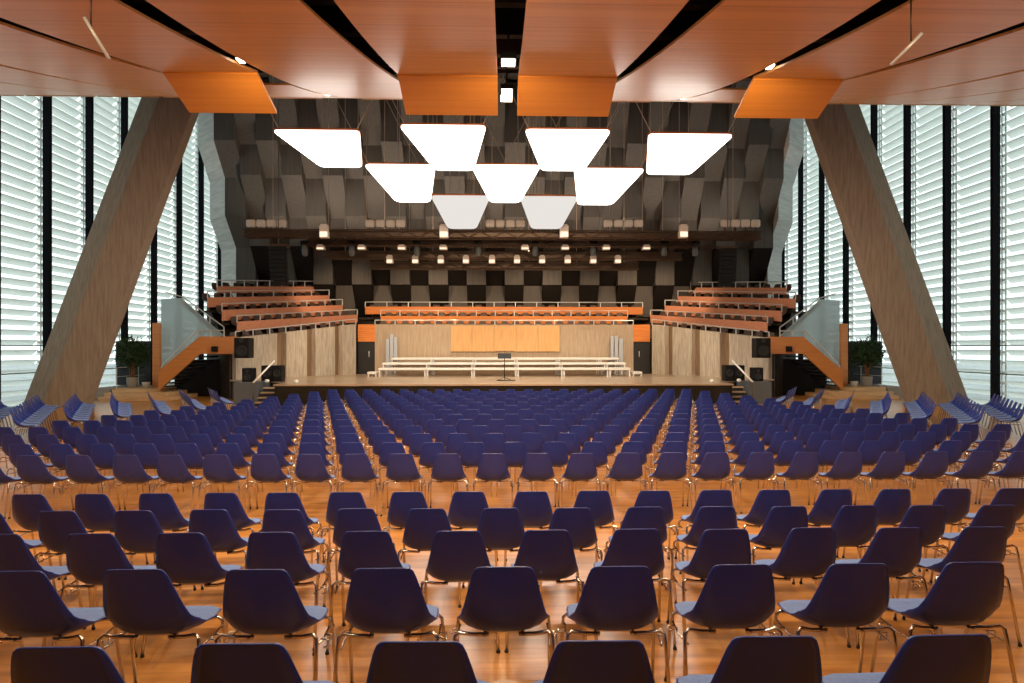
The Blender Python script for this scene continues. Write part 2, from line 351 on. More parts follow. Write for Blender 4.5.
for sx in (-1, 1):
    m = MB(); Yp = YA
    for k in range(7):
        ex = 14.81; ox = lambda z: 15.6+.0*z
        xo = 16.1
        m.hexa([(ex, Yp[k+1], ZL[k+1]), (xo, Yp[k+1]+1.2, ZL[k+1]), (xo, 41, ZL[k+1]), (ex, 41, ZL[k+1]), (ex, Yp[k], ZL[k]), (xo, Yp[k]+1.2, ZL[k]), (xo, 41, ZL[k]), (ex, 41, ZL[k])])
    m.box(14.81, 16.1, 40.3, 41, 0, 4.0)
    if sx == -1: m = m.mirror()
    struct(m.build('wall_%s' % SIDE[sx], M['fin']))

# ---------------------------------------------------------------- stage
SZ = .85
F0 = Vector((-7.75, 35.7, 0)); FD = Vector((-1, -1.41, 0)).normalized(); FN = Vector((FD.y, -FD.x, 0))  # outward, away from the stage
if FN.x > 0: FN = -FN
def rayline(px, off):
    """where the line of sight at px crosses the balcony line moved off metres outwards"""
    P = F0+FN*off; r = ratio(px)
    # (P.x-CX) + t*FD.x = r*(P.y + t*FD.y)
    t = (r*P.y-(P.x-CX))/(FD.x-r*FD.y); return P+FD*t
def zat(py, X, Y): c = math.cos(math.atan(TT)); s = math.sin(math.atan(TT)); return CZ+(348-py)/FP*(Y*c+(X-CX)*s)
WN = rayline(236, 0)   # near end of the left balcony wall
st = thing('stage', 'low timber concert stage with dark front before the balcony walls', 'stage', (0, 25.9, 0))
def flat(pts, z0, z1, mb):
    i = len(mb.v); n = len(pts); mb.v += [(x, y, z0) for x, y in pts]+[(x, y, z1) for x, y in pts]
    mb.f.append(tuple(i+k for k in range(n))); mb.m.append(0); mb.f.append(tuple(i+n+k for k in range(n))); mb.m.append(0)
    for k in range(n): mb.f.append((i+k, i+(k+1) % n, i+n+(k+1) % n, i+n+k)); mb.m.append(0)
SX = 8.75
m = MB(); flat([(-SX, 25.85), (SX, 25.85), (SX, 27.6), (-WN.x+.1, WN.y-.4), (-WN.x+.3, 36.1), (WN.x-.3, 36.1), (WN.x-.1, WN.y-.4), (-SX, 27.6)], SZ-.06, SZ, m); m.build('stage_deck', M['stagef'], st)
m = MB(); flat([(-SX+.04, 25.9), (SX-.04, 25.9), (SX-.04, 27.6), (-WN.x, WN.y-.38), (-WN.x+.3, 36.1), (WN.x-.3, 36.1), (WN.x, WN.y-.38), (-SX+.04, 27.6)], 0, SZ-.06, m); m.build('stage_front', M['stagefr'], st)
for sx in (-1, 1):
    r = thing('stage_steps', 'short flight of dark wooden steps up to the %s end of the stage' % SIDE[sx], 'steps', (sx*9.05, 26.4, 0), 'steps at the stage ends')
    for k in range(4):
        m = MB(); z = .17*(k+1); y = 26.0+k*.3; m.box(sx*8.77, sx*9.5, y, y+.3, z-.05, z); m.build('tread', M['stagef'], r)
    m = MB()
    for k in range(4): z = .17*(k+1); y = 26.0+k*.3; m.box(sx*8.77, sx*9.5, y+.04, y+.3, 0, z-.052)
    m.build('riser', M['dark'], r)
    r = thing('handrail', 'slanting white handrail beside the %s stage steps' % SIDE[sx], 'handrail', (sx*9.6, 26.6, 0), 'white stage handrails')
    m = MB(); m.tube([(sx*9.62, 26.2, .9), (sx*9.15, 27.2, 1.72)], .035, 8); m.build('rail', M['white'], r, True)
    m = MB(); m.tube([(sx*9.62, 26.2, 0), (sx*9.62, 26.2, .9)], .02, 6); m.build('post', M['rigd'], r, True)
    # grey plinth
    m = MB(); m.box(sx*9.66, sx*10.6, 26.8, 28.2, 0, .88)
    tag(m.build('plinth', M['greyp']), 'grey painted plinth at the %s end of the stage under a small loudspeaker' % SIDE[sx], 'plinth', 'grey plinths')
    def speaker(x, y, z, w_, d_, h_, label, drivers, grp):
        r = thing('loudspeaker', label, 'loudspeaker', (x, y, z), grp)
        m = MB(); m.box(x-w_/2, x+w_/2, y-d_/2, y+d_/2, z, z+h_); cb_ = m.build('cabinet', M['black'], r)
        bv = cb_.modifiers.new('bevel', 'BEVEL'); bv.width = .03; bv.segments = 2
        for dx, dz, rr in drivers:
            m = MB(); N = 16; c = (x+dx, y-d_/2-.012, z+dz)
            for t in range(N):
                a0 = 2*math.pi*t/N; a1 = 2*math.pi*(t+1)/N
                P = lambda a, q, yy: (c[0]+q*math.cos(a), c[1]+yy, c[2]+q*math.sin(a))
                m.quad(P(a0, rr, 0), P(a1, rr, 0), P(a1, rr*.8, -.01), P(a0, rr*.8, -.01)); m.quad(P(a0, rr*.8, -.01), P(a1, rr*.8, -.01), P(a1, rr*.3, .01), P(a0, rr*.3, .01))
                m.quad(P(a0, rr*.3, .01), P(a1, rr*.3, .01), P(a1, 0, -.0), P(a0, 0, -.0)); m.quad(P(a0, rr, 0), P(a1, rr, 0), P(a1, rr, .02), P(a0, rr, .02))
            m.build('driver', M['dark'], r, True)
        return r
    speaker(sx*10.25, 27.5, .88, .42, .45, .55, 'small black loudspeaker on the grey plinth %s of the stage' % SIDE[sx], [(0, .18, .14), (0, .42, .06)], 'small stage loudspeakers')
    r = speaker(sx*10.98, 28.9, 1.80, .62, .6, .85, 'large black loudspeaker hung on the balcony corner, %s of the stage' % SIDE[sx], [(0, .3, .24), (0, .75, .1)], 'hung stage loudspeakers')
    m = MB(); x = sx*10.95
    m.tube([(x, 28.9, 2.75), (x, 28.9, 2.95), (sx*11.6, 30.2, 2.95)], .03, 6); m.build('bracket', M['rigd'], r, True)
    for q in (0, 1): speaker(sx*(9.35+q*.42), 28.3, SZ, .41, .5, .66, 'black bass cabinet standing on the %s end of the stage, %s one of the pair' % (SIDE[sx], ('inner', 'outer')[q]), [(0, .33, .16)], 'bass cabinets on the stage')
    for q, px in enumerate(((267, 296), (712, 739))[sx > 0]):
        p = at(px, 379.5, 27.3 if q == (0 if sx < 0 else 1) else 26.8)
        m = MB(); m.lathe([(.06, 0), (.09, .03), (.09, .09), (.05, .13)], (p.x, p.y, SZ), 10)
        tag(m.build('floor_lamp', M['white'], None, True), 'small white footlight on the stage floor, %s of the two at the %s end' % (('left', 'right')[q], SIDE[sx]), 'lamp', 'small white footlights')

# central wall under the choir balcony
XC0, XC1 = at(374.5, 0, 36).x, at(633, 0, 36).x; XC = (XC1-XC0)/2
m = MB(); m.box(-XC, XC, 36, 36.3, SZ, 3.47); struct(m.build('wall_stage', M['conw2'] if 'conw2' in M else M['conc']))
m = MB(); a = at(451, 325.5, 35.9); b = at(560, 351.5, 35.9); m.box(a.x, b.x, 35.92, 35.99, b.z, a.z)
tag(m.build('wall_panel', M['panel']), 'wide pale maple board panel mounted on the concrete wall behind the stage', 'panel')
for sx in (-1, 1):
    x0, x1 = XC+.0, 7.72
    m = MB(); m.box(sx*x0, sx*x1, 36.02, 36.12, SZ, 2.56); d = struct(m.build('door_%d' % (1+(sx > 0)), M['dark'])); 
    h = MB(); h.tube([(sx*(x0+.3), 35.96, 1.75), (sx*(x0+.3), 35.96, 2.05)], .02, 6); h.build('door_handle', M['steel'], d, True)
    m = MB(); m.box(sx*x0, sx*x1, 35.98, 36.12, 2.56, 3.47); tag(m.build('door_header', M['parac']), 'orange timber panel above the %s stage door' % SIDE[sx], 'panel', 'orange panels over the stage doors')

# ---------------------------------------------------------------- balcony chair (tiny, one mesh)
ROWS = [(-.300, .832, .112, .000, 0), (-.299, .829, .130, .002, 0), (-.296, .816, .145, .004, 0), (-.290, .788, .157, .009, 0), (-.279, .735, .172, .018, 0), (-.263, .670, .188, .030, 0),
        (-.245, .605, .203, .044, 0), (-.226, .550, .214, .058, .006), (-.206, .505, .223, .070, .024), (-.172, .465, .229, .066, .046), (-.120, .440, .233, .040, .050), (-.040, .430, .236, .014, .038), (.060, .434, .237, .000, .024),
        (.140, .441, .233, -.006, .016), (.200, .440, .222, -.014, .010), (.234, .427, .200, -.018, .004), (.243, .415, .178, -.016, .000)]
def shell_at(k, u):
    y, z, hw, cu, lift = ROWS[k]; w2 = u*u
    return (hw*u, y+cu*w2, z+lift*w2*w2*1.15)
def shell_grid(nu=9):
    n = len(ROWS); V = [shell_at(k, -1+2*j/(nu-1)) for k in range(n) for j in range(nu)]; F = []
    for k in range(n-1):
        for j in range(nu-1):
            a = k*nu+j; F.append((a, a+1, a+nu+1, a+nu))
    return V, F, ROWS
def shell_mesh(nu, thick, mats, name):
    V, F, _ = shell_grid(nu); bm = bmesh.new(); vs = [bm.verts.new(v) for v in V]
    for f in F: bm.faces.new([vs[i] for i in f])
    bmesh.ops.recalc_face_normals(bm, faces=bm.faces)
    bmesh.ops.solidify(bm, geom=bm.faces[:], thickness=thick)
    bmesh.ops.recalc_face_normals(bm, faces=bm.faces)
    me = D.meshes.new(name); bm.to_mesh(me); bm.free()
    for q in mats: me.materials.append(q)
    me.shade_smooth(); return me
def pad_mb(nu=9):
    """upholstery cushion lying in the seat pan"""
    m = MB(); ks = list(range(9, 16))
    for k in ks:
        edge = k in (9, 15)
        for j in range(nu):
            u = (-1+2*j/(nu-1)); x, y, z = shell_at(k, u*.97); e = edge or abs(u) > .99
            m.v.append((x, y+(.012 if k == 9 else -.006 if edge else 0), z+(.003 if e else .022)))
    for k in range(len(ks)-1):
        for j in range(nu-1): a = k*nu+j; m.f.append((a, a+1, a+nu+1, a+nu)); m.m.append(0)
    return m
# ---------------------------------------------------------------- hall chair
SHELL = shell_mesh(11, .007, [M['shell']], 'shell'); PAD = pad_mb(9).mesh('seat_pad', M['pad'], True)
def leg_mb(sx, sy, n=6):
    m = MB()
    if sy < 0: pts = [(sx*.08, -.12, .420), (sx*.17, -.14, .430), (sx*.232, -.155, .447), (sx*.251, -.163, .430), (sx*.256, -.175, .38), (sx*.268, -.26, .012)]
    else: pts = [(sx*.10, .10, .418), (sx*.18, .112, .424), (sx*.232, .120, .430), (sx*.251, .126, .412), (sx*.257, .133, .36), (sx*.265, .205, .012)]
    m.tube(pts, .0105, n); p = pts[-1]
    return m
LEGS = {(a, b): leg_mb(a, b).mesh('leg', [M['chrome'], M['foot']], True) for a in (-1, 1) for b in (-1, 1)}
def frame_mb(n=5):
    m = MB()
    for s_ in (-1, 1):
        m.tube([(s_*.10, -.14, .422), (s_*.10, .12, .415)], .008, n)
        m.tube([(s_*.236, -.17, .375), (s_*.25, -.02, .365), (s_*.243, .13, .372)], .006, n)
    m.tube([(-.10, -.08, .42), (.10, -.08, .42)], .007, n); m.tube([(-.10, .08, .415), (.10, .08, .415)], .007, n)
    # linking hooks
    m.tube([(.24, -.03, .372), (.285, -.045, .372), (.285, -.045, .335), (.255, -.03, .325), (.285, .01, .325), (.285, .02, .372), (.243, .03, .37)], .005, n)
    m.tube([(-.24, .04, .372), (-.285, .04, .36), (-.285, .09, .36), (-.24, .09, .372)], .005, n)
    return m
GLIDE = {}
for _k in LEGS:
    _g = MB(); _p = (_k[0]*.268, -.26) if _k[1] < 0 else (_k[0]*.265, .205); _g.tube([(_p[0], _p[1], .016), (_p[0], _p[1], 0)], .014, 6); GLIDE[_k] = _g.mesh('glide', M['foot'])
FRAME = frame_mb().mesh('frame', M['chrome'], True)
# cheaper one-piece chair
def joined(name, seg=5):
    bm = bmesh.new(); mats = [M['shell'], M['pad'], M['chrome']]
    def add(me, mi):
        n0 = len(bm.faces); bm.from_mesh(me); bm.faces.ensure_lookup_table()
        for f in bm.faces[n0:]: f.material_index = mi
    s_ = shell_mesh(seg, .007, [M['shell']], 't'); add(s_, 0); p = pad_mb(seg).mesh('t', M['pad'], True); add(p, 1)
    for a in (-1, 1):
        for b in (-1, 1): add(leg_mb(a, b, 4).mesh('t', M['chrome'], True), 2)
    f = MB(); 
    for s2 in (-1, 1): f.tube([(s2*.236, -.17, .375), (s2*.243, .13, .372)], .008, 4)
    add(f.mesh('t', M['chrome']), 2)
    me = D.meshes.new(name); bm.to_mesh(me); bm.free()
    for q in mats: me.materials.append(q)
    me.shade_smooth(); return me
CHAIR1 = joined('stacking_chair', 7)
def put(me, name, parent):
    o = D.objects.new(name, me); C.objects.link(o); o.parent = parent; return o
def chair(loc, rz, label, group, parts):
    if parts:
        r = thing('stacking_chair', label, 'chair', loc, group); r.rotation_euler.z = rz
        put(SHELL, 'shell', r); put(PAD, 'seat_pad', r); put(FRAME, 'frame', r)
        for k in LEGS:
            l = put(LEGS[k], 'leg', r)
            if parts > 1: put(GLIDE[k], 'glide', l)
    else:
        r = D.objects.new('stacking_chair', CHAIR1); C.objects.link(r); r.location = loc; r.rotation_euler.z = rz
        tag(r, label, 'chair', group)
    return r
def proj(X, Y, Z=0):
    c = math.cos(math.atan(TT)); s = math.sin(math.atan(TT)); x = X-CX
    zc = Y*c+x*s; return 522+FP*(x*c-Y*s)/zc, 348+FP*(CZ-Z)/zc
P = .60; allch = []
rowY = [2.29, 3.39, 4.53, 5.635, 6.62]; rowZ = [.41, .305, .18, .07, 0]
for r in range(19):
    if r < 5: Y, Z, xc = rowY[r]+.30, rowZ[r], (-.065, -.10, -.11, -.115, -.12)[r]
    else: Y = 9.0+1.075*(r-5)+.30; Z = 0; xc = .055+.0082*(Y-9.3)
    n = 21+(18-r) if r >= 5 else (30, 31, 32, 33, 34)[r]
    row = []
    for k in range(n):
        X = xc+(k-(n-1)/2)*P; px = proj(X, Y-.30, Z+.8)[0]; hw = .25/Y*FP
        if -hw < px < 1024+hw: row.append((X, Y))
    for k, (X, Y) in enumerate(row):
        jx = random.uniform(-.012, .012); jy = random.uniform(-.012, .012); jr = random.uniform(-.02, .02)
        lab = 'navy shell chair seen from behind, %s row from the camera, %s chair from the left' % (ORD[r], ORD[k])
        allch.append((Y, (X+jx, Y+jy, Z), jr, lab, 'navy chairs in the main block', r))
# side blocks facing the stage at an angle
RD = Vector((.485, -.875, 0)); RN = Vector((.875, .485, 0))
G0 = at(208, 387, 24.3)
sidespec = [(208, 24.2, 5), (178.6, 23.5, 8), (147, 22.6, 9), (111.5, 21.9, 9), (75, 21.5, 10), (37, 20.9, 11), (-3, 20.3, 9)]
nm = ['innermost', 'second', 'third', 'fourth', 'fifth', 'sixth', 'outermost']
for sx in (-1, 1):
    for i, (px, Y, n) in enumerate(sidespec):
        q = at(px, 388, Y)
        for k in range(n):
            p = q+RD*(k*.585); X = p.x if sx < 0 else -p.x
            # back top of the chair stands .3 behind its origin
            ox, oy = X+(-sx)*.875*.30, p.y+.485*.30
            vx = proj(ox, oy, .5)[0]
            if not -25 < vx < 1049: continue
            rz = -math.atan2(.875, .485) if sx < 0 else math.atan2(.875, .485)
            lab = 'blue shell chair, %s slanting row of %s side block, %s from far end' % (nm[i], SIDE[sx], ORD[k])
            allch.append((p.y+6*0, (ox, oy, 0), rz+random.uniform(-.015, .015), lab, 'blue chairs in the %s side block' % SIDE[sx], 99))
allch.sort(key=lambda t: t[0])
for t in allch[:300]:
    chair(t[1], t[2], t[3], t[4], 2 if t[5] <= 5 else t[5] <= 8)
# all remaining, far, tiny chairs together
verts = []; faces = []; mi = []
src = CHAIR1; sv = [v.co.copy() for v in src.vertices]; sf = [tuple(p.vertices) for p in src.polygons]; sm = [p.material_index for p in src.polygons]
for t in allch[300:]:
    mt = Matrix.Translation(t[1]) @ Matrix.Rotation(t[2], 4, 'Z'); i = len(verts)
    verts += [tuple(mt @ v) for v in sv]; faces += [tuple(i+q for q in f) for f in sf]; mi += sm
me = D.meshes.new('stacking_chair_rows'); me.from_pydata(verts, [], faces)
for q in (M['shell'], M['pad'], M['chrome']): me.materials.append(q)
me.polygons.foreach_set('material_index', mi); me.shade_smooth()
o = D.objects.new('stacking_chair_rows', me); C.objects.link(o)
tag(o, 'farthest small blue shell chairs in crowded rows in front of the stage and at its sides', 'chairs', None, 'stuff')
print('chairs', len(allch))

# ---------------------------------------------------------------- balconies
BS = shell_mesh(5, .012, [M['bseat']], 'seat_shell')
bm = bmesh.new(); bm.from_mesh(BS)
ped = MB(); ped.tube([(0, 0, 0), (0, 0, .43)], .04, 5); ped.box(-.2, .2, .0, .2, .40, .43); pm = ped.mesh('t', M['bseat']); bm.from_mesh(pm)
for v in bm.verts: v.co.x *= 1.05
bm.to_mesh(BS); bm.free(); BS.name = 'balcony_chair'
def bchair(p, ang, lab, grp):
    o = D.objects.new('balcony_chair', BS); C.objects.link(o); o.location = p; o.rotation_euler.z = ang; tag(o, lab, 'chair', grp)
def railing(p0, p1, h, n, parent, mb=None):
    m = MB(); p0 = Vector(p0); p1 = Vector(p1); up = Vector((0, 0, h))
    m.tube([p0+up, p1+up], .028, 6)
    for k in range(n+1): q = p0.lerp(p1, k/n); m.bar(q-Vector((0, 0, .05)), q+up, .045)
    return m.build('railing', M['steel'], parent)
# parapet ends as seen in the photo: (left px, y), (right px, y), rail y left/right, outward offset
bands = [((237.4, 321.5), (357.7, 314.5), (315.5, 309.8), .95), ((222.4, 310), (342.8, 304.9), (303.5, 299.5), 1.9),
         ((208, 297.4), (329.5, 295.3), (291.5, 289.6), 2.85), ((217.4, 286.3), (316, 286.6), (281, 280.5), 3.8)]
for sx in (-1, 1):
    sgn = lambda p: Vector((p.x if sx < 0 else -p.x, p.y, p.z))
    bal = thing('balcony', 'stepped seating balcony with red-brown timber parapets on the %s of the stage' % SIDE[sx], 'balcony', (sx*10, 32, 0), 'stepped side balconies')
    # folded concrete front wall
    cuts = [236, 254, 263.5, 277, 286.5, 300.5, 307, 315.5, 335, 342.5, 356]
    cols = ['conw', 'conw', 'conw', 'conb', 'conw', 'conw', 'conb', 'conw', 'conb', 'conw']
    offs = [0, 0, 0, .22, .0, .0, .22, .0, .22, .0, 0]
    zt = lambda p: zat(338.0, WN.x, WN.y)+(zat(324.3, F0.x, F0.y)-zat(338.0, WN.x, WN.y))*((p-WN).length/(F0-WN).length)
    for k in range(len(cuts)-1):
        a = rayline(cuts[k], 0); b = rayline(cuts[k+1], 0)
        a2 = a+FN*.0; b2 = b+FN*.0
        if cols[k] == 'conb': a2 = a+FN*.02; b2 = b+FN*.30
        m = MB(); za, zb = zt(a), zt(b)
        ba, bb = a+FN*.45, b+FN*.45
        pts = [a2, b2, bb, ba]
        i = len(m.v); m.v += [(p.x, p.y, 0) for p in pts]+[(p.x, p.y, z) for p, z in zip(pts, (za, zb, zb, za))]
        for f in ((0, 3, 2, 1), (4, 5, 6, 7), (0, 1, 5, 4), (1, 2, 6, 5), (2, 3, 7, 6), (3, 0, 4, 7)): m.f.append(f); m.m.append(0)
        if sx > 0: m = m.mirror()
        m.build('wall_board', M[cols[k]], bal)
    # inner return wall beside the door + block below balcony
    segs = []
    wn0 = Vector((WN.x, WN.y, zt(WN))); wf0 = Vector((F0.x, F0.y, zt(F0)))
    tops = [(wn0, wf0)]
    for (lp, rp, ry, off) in bands:
        a = rayline(lp[0], off); b = rayline(rp[0], off); a.z = zat(lp[1], a.x, a.y); b.z = zat(rp[1], b.x, b.y); tops.append((a, b))
    hts = [0, .42, .50, .46, .34]
    rails = [(330.6, 319.8)]+[t[2] for t in bands]
    for k, (a, b) in enumerate(tops):
        if k:
            m = MB(); h = hts[k]
            q = [a-Vector((0, 0, h)), b-Vector((0, 0, h)), b-Vector((0, 0, h))+FN*.06, a-Vector((0, 0, h))+FN*.06, a, b, b+FN*.06, a+FN*.06]
            m.hexa([sgn(p) for p in q]); m.build('parapet', M['para'], bal)
        hr = (zat(rails[k][0], a.x, a.y)-a.z, zat(rails[k][1], b.x, b.y)-b.z)
        hh = max(.2, (hr[0]+hr[1])/2)
        railing(sgn(a+FN*.03), sgn(b+FN*.03), hh, (8, 6, 6, 6, 8)[k], bal)
        # terrace slab behind parapet k with chairs
        dz = .60
        na = a+FN*.88; nb = b+FN*.88
        m = MB(); q = [a-Vector((0, 0, dz+.12)), b-Vector((0, 0, dz+.12)), nb-Vector((0, 0, dz+.12)), na-Vector((0, 0, dz+.12)), a-Vector((0, 0, dz)), b-Vector((0, 0, dz)), nb-Vector((0, 0, dz)), na-Vector((0, 0, dz))]
        if k == 0: q[0] += FN*.3; q[1] += FN*.3; q[4] += FN*.3; q[5] += FN*.3
        q = [p+FN*.07 for p in q]; m.hexa([sgn(p) for p in q]); m.build('terrace_floor', M['soff'], bal)
        L = (b-a).length; n = int((L-.3)/.56); base = FN*-1
        ang = math.atan2(-base.x, base.y) if sx < 0 else math.atan2(base.x, base.y)
        for j in range(n):
            p = a.lerp(b, (j+.6)/n)+FN*.50+Vector((0, 0, -dz)); p = sgn(p)
            bchair(p, ang+random.uniform(-.05, .05), 'dark seat on the %s balcony, %s tier up, %s from the window end' % (SIDE[sx], ORD[k], ORD[j]), 'dark seats on the %s balcony' % SIDE[sx])
        if k in (1, 2, 3, 4):     # end guard stepping back on the stage side
            m = MB(); bb_ = sgn(b+FN*.03+Vector((0, 0, hh))); cc_ = sgn(b+FN*.9+FD*.1+Vector((0, 0, hh+.02)))
            m.tube([bb_, cc_], .028, 6); m.bar(cc_-Vector((0, 0, hh+.3)), cc_, .045); m.build('end_rail', M['steel'], bal)
    # solid mass under the terraces
    m = MB()
    b4a, b4b = tops[4]
    q0 = [wn0+FN*.46, wf0+FN*.46, b4b+FN*.9, b4a+FN*.9]
    q = [Vector((p.x, p.y, 0)) for p in q0]+[q0[0]-Vector((0, 0, .75)), q0[1]-Vector((0, 0, .75)), b4b+FN*.9-Vector((0, 0, .75)), b4a+FN*.9-Vector((0, 0, .75))]
    m.hexa([sgn(p) for p in q]); m.build('substructure', M['soff'], bal)

# choir balcony in the middle
cb = thing('balcony', 'central choir balcony with bright orange timber parapets above the stage wall', 'balcony', (0, 37, 3))
specs = [(None, 36.05, 374.5, 633, 324.9, 0, 320.3), ((380, 627), 37.0, 380, 627, 316, 320.8, 310.5), ((364.4, 642), 37.95, 364.4, 642, 306.8, 312.6, 302.2)]
tc_ = []
for k, (pp, Y, l, r_, yt, yb, yr) in enumerate(specs):
    a = at(l, yt, Y); b = at(r_, yt, Y); hw = (b.x-a.x)/2; z = (a.z+b.z)/2
    zr = (at(l, yr, Y).z+at(r_, yr, Y).z)/2
    if k:
        m = MB(); m.box(-hw, hw, Y, Y+.06, z-.42, z); m.build('parapet', M['parac'], cb)
    railing((-hw, Y+.03, z), (hw, Y+.03, z), zr-z, 13, cb)
    dz = .60; m = MB(); m.box(-hw-.3, hw+.3, Y+.07, Y+.93, z-dz-.12, z-dz); m.build('terrace_floor', M['soff'], cb)
    n = int(2*hw/.58)
    for j in range(n):
        x = -hw+(j+.5)*2*hw/n; bchair((x, Y+.52, z-dz), math.pi+random.uniform(-.05, .05), 'dark seat on the central balcony, %s tier up, %s from the left' % (ORD[k], ORD[j]), 'dark seats on the central balcony')
m = MB(); m.box(-8, 8, 36.35, 39.0, 0, 2.75); m.build('substructure', M['soff'], cb)

# ---------------------------------------------------------------- choir risers on stage
def unit(x0, x1, y0, y1, z, lab, grp):
    r = thing('stage_riser', lab, 'riser', ((x0+x1)/2, (y0+y1)/2, SZ), grp)
    m = MB(); m.box(x0+.01, x1-.01, y0, y1, z-.11, z); d = m.build('deck', M['white'], r); d.modifiers.new('bevel', 'BEVEL').width = .012
    for x in (x0+.06, x1-.06):
        for y in (y0+.06, y1-.06):
            m = MB(); m.bar((x, y, SZ), (x, y, z-.11), .06); m.build('leg', M['white'], r)
for t, (Y, z, px) in enumerate(((32.9, 1.26, [378, 426, 473, 517, 563, 609, 631]), (33.85, 1.50, [382, 428, 473, 517, 561, 606, 626]), (34.8, 1.73, [391, 432, 474, 516, 558, 600, 619]))):
    xs = [at(p, 370, Y).x for p in px]
    for k in range(6): unit(xs[k], xs[k+1], Y, Y+.9, z, 'white stage riser in the %s tier of three, %s from the left' % (('lowest', 'middle', 'top')[t], ORD[k]), 'white choir risers')
for sx, a, b in ((-1, 367, 377), (1, 632.5, 642.5)):
    x0, x1 = at(a, 373, 33).x, at(b, 373, 33).x
    unit(x0, x1, 33, 33.8, SZ+.22, 'low white step block beside the %s end of the risers' % SIDE[sx], 'white step blocks')
for sx, pl in ((-1, [(386, 389.5, 339, 362), (390, 393.5, 334, 362), (394, 397.5, 337, 357)]), (1, [(610.5, 613.5, 336, 357), (614.5, 618, 335.5, 357), (619, 623, 338.5, 362)])):
    r = thing('folded_screen', 'silver grey folded screen leaning on the wall behind the %s end of the risers' % SIDE[sx], 'screen', tuple(at(pl[1][0], 350, 35.8)), 'silver folded screens')
    for (a, b, c, d) in pl:
        p = at(a, c, 35.85); q = at(b, d, 35.85); m = MB(); m.box(p.x, q.x, 35.80, 35.88, SZ, p.z); m.build('screen_leaf', M['greyscr'], r)
# conductor's stand
cs = at(504.5, 380, 29.1); r = thing('music_stand', 'black conductor music stand at the front centre of the stage', 'music stand', (cs.x, cs.y, SZ))
m = MB(); m.tube([(cs.x, cs.y, SZ+.05), (cs.x, cs.y, SZ+1.12)], .018, 8); m.build('pole', M['dark'], r, True)
m = MB(); m.hexa([(cs.x-.29, cs.y-.02, SZ+.92), (cs.x+.29, cs.y-.02, SZ+.92), (cs.x+.29, cs.y+.02, SZ+.92), (cs.x-.29, cs.y+.02, SZ+.92), (cs.x-.29, cs.y+.10, SZ+1.15), (cs.x+.29, cs.y+.10, SZ+1.15), (cs.x+.29, cs.y+.13, SZ+1.15), (cs.x-.29, cs.y+.13, SZ+1.15)]); m.build('desk', M['dark'], r)
m = MB(); m.tube([(cs.x-.4, cs.y+.1, SZ+1.24), (cs.x+.4, cs.y+.1, SZ+1.24)], .012, 6); m.tube([(cs.x, cs.y, SZ+1.1), (cs.x, cs.y+.1, SZ+1.24)], .01, 6); m.build('lamp_bar', M['rigd'], r)
for k in range(3):
    a = k*2.09+.5; m = MB(); m.tube([(cs.x, cs.y, SZ+.12), (cs.x+.3*math.cos(a), cs.y+.3*math.sin(a), SZ+.012)], .012, 6); m.build('foot', M['dark'], r)
m = MB(); m.box(cs.x-.33, cs.x+.45, cs.y-.55, cs.y-.35, SZ, SZ+.03); tag(m.build('cable_tray', M['dark']), 'flat black box on the stage floor before the conductor stand', 'box')

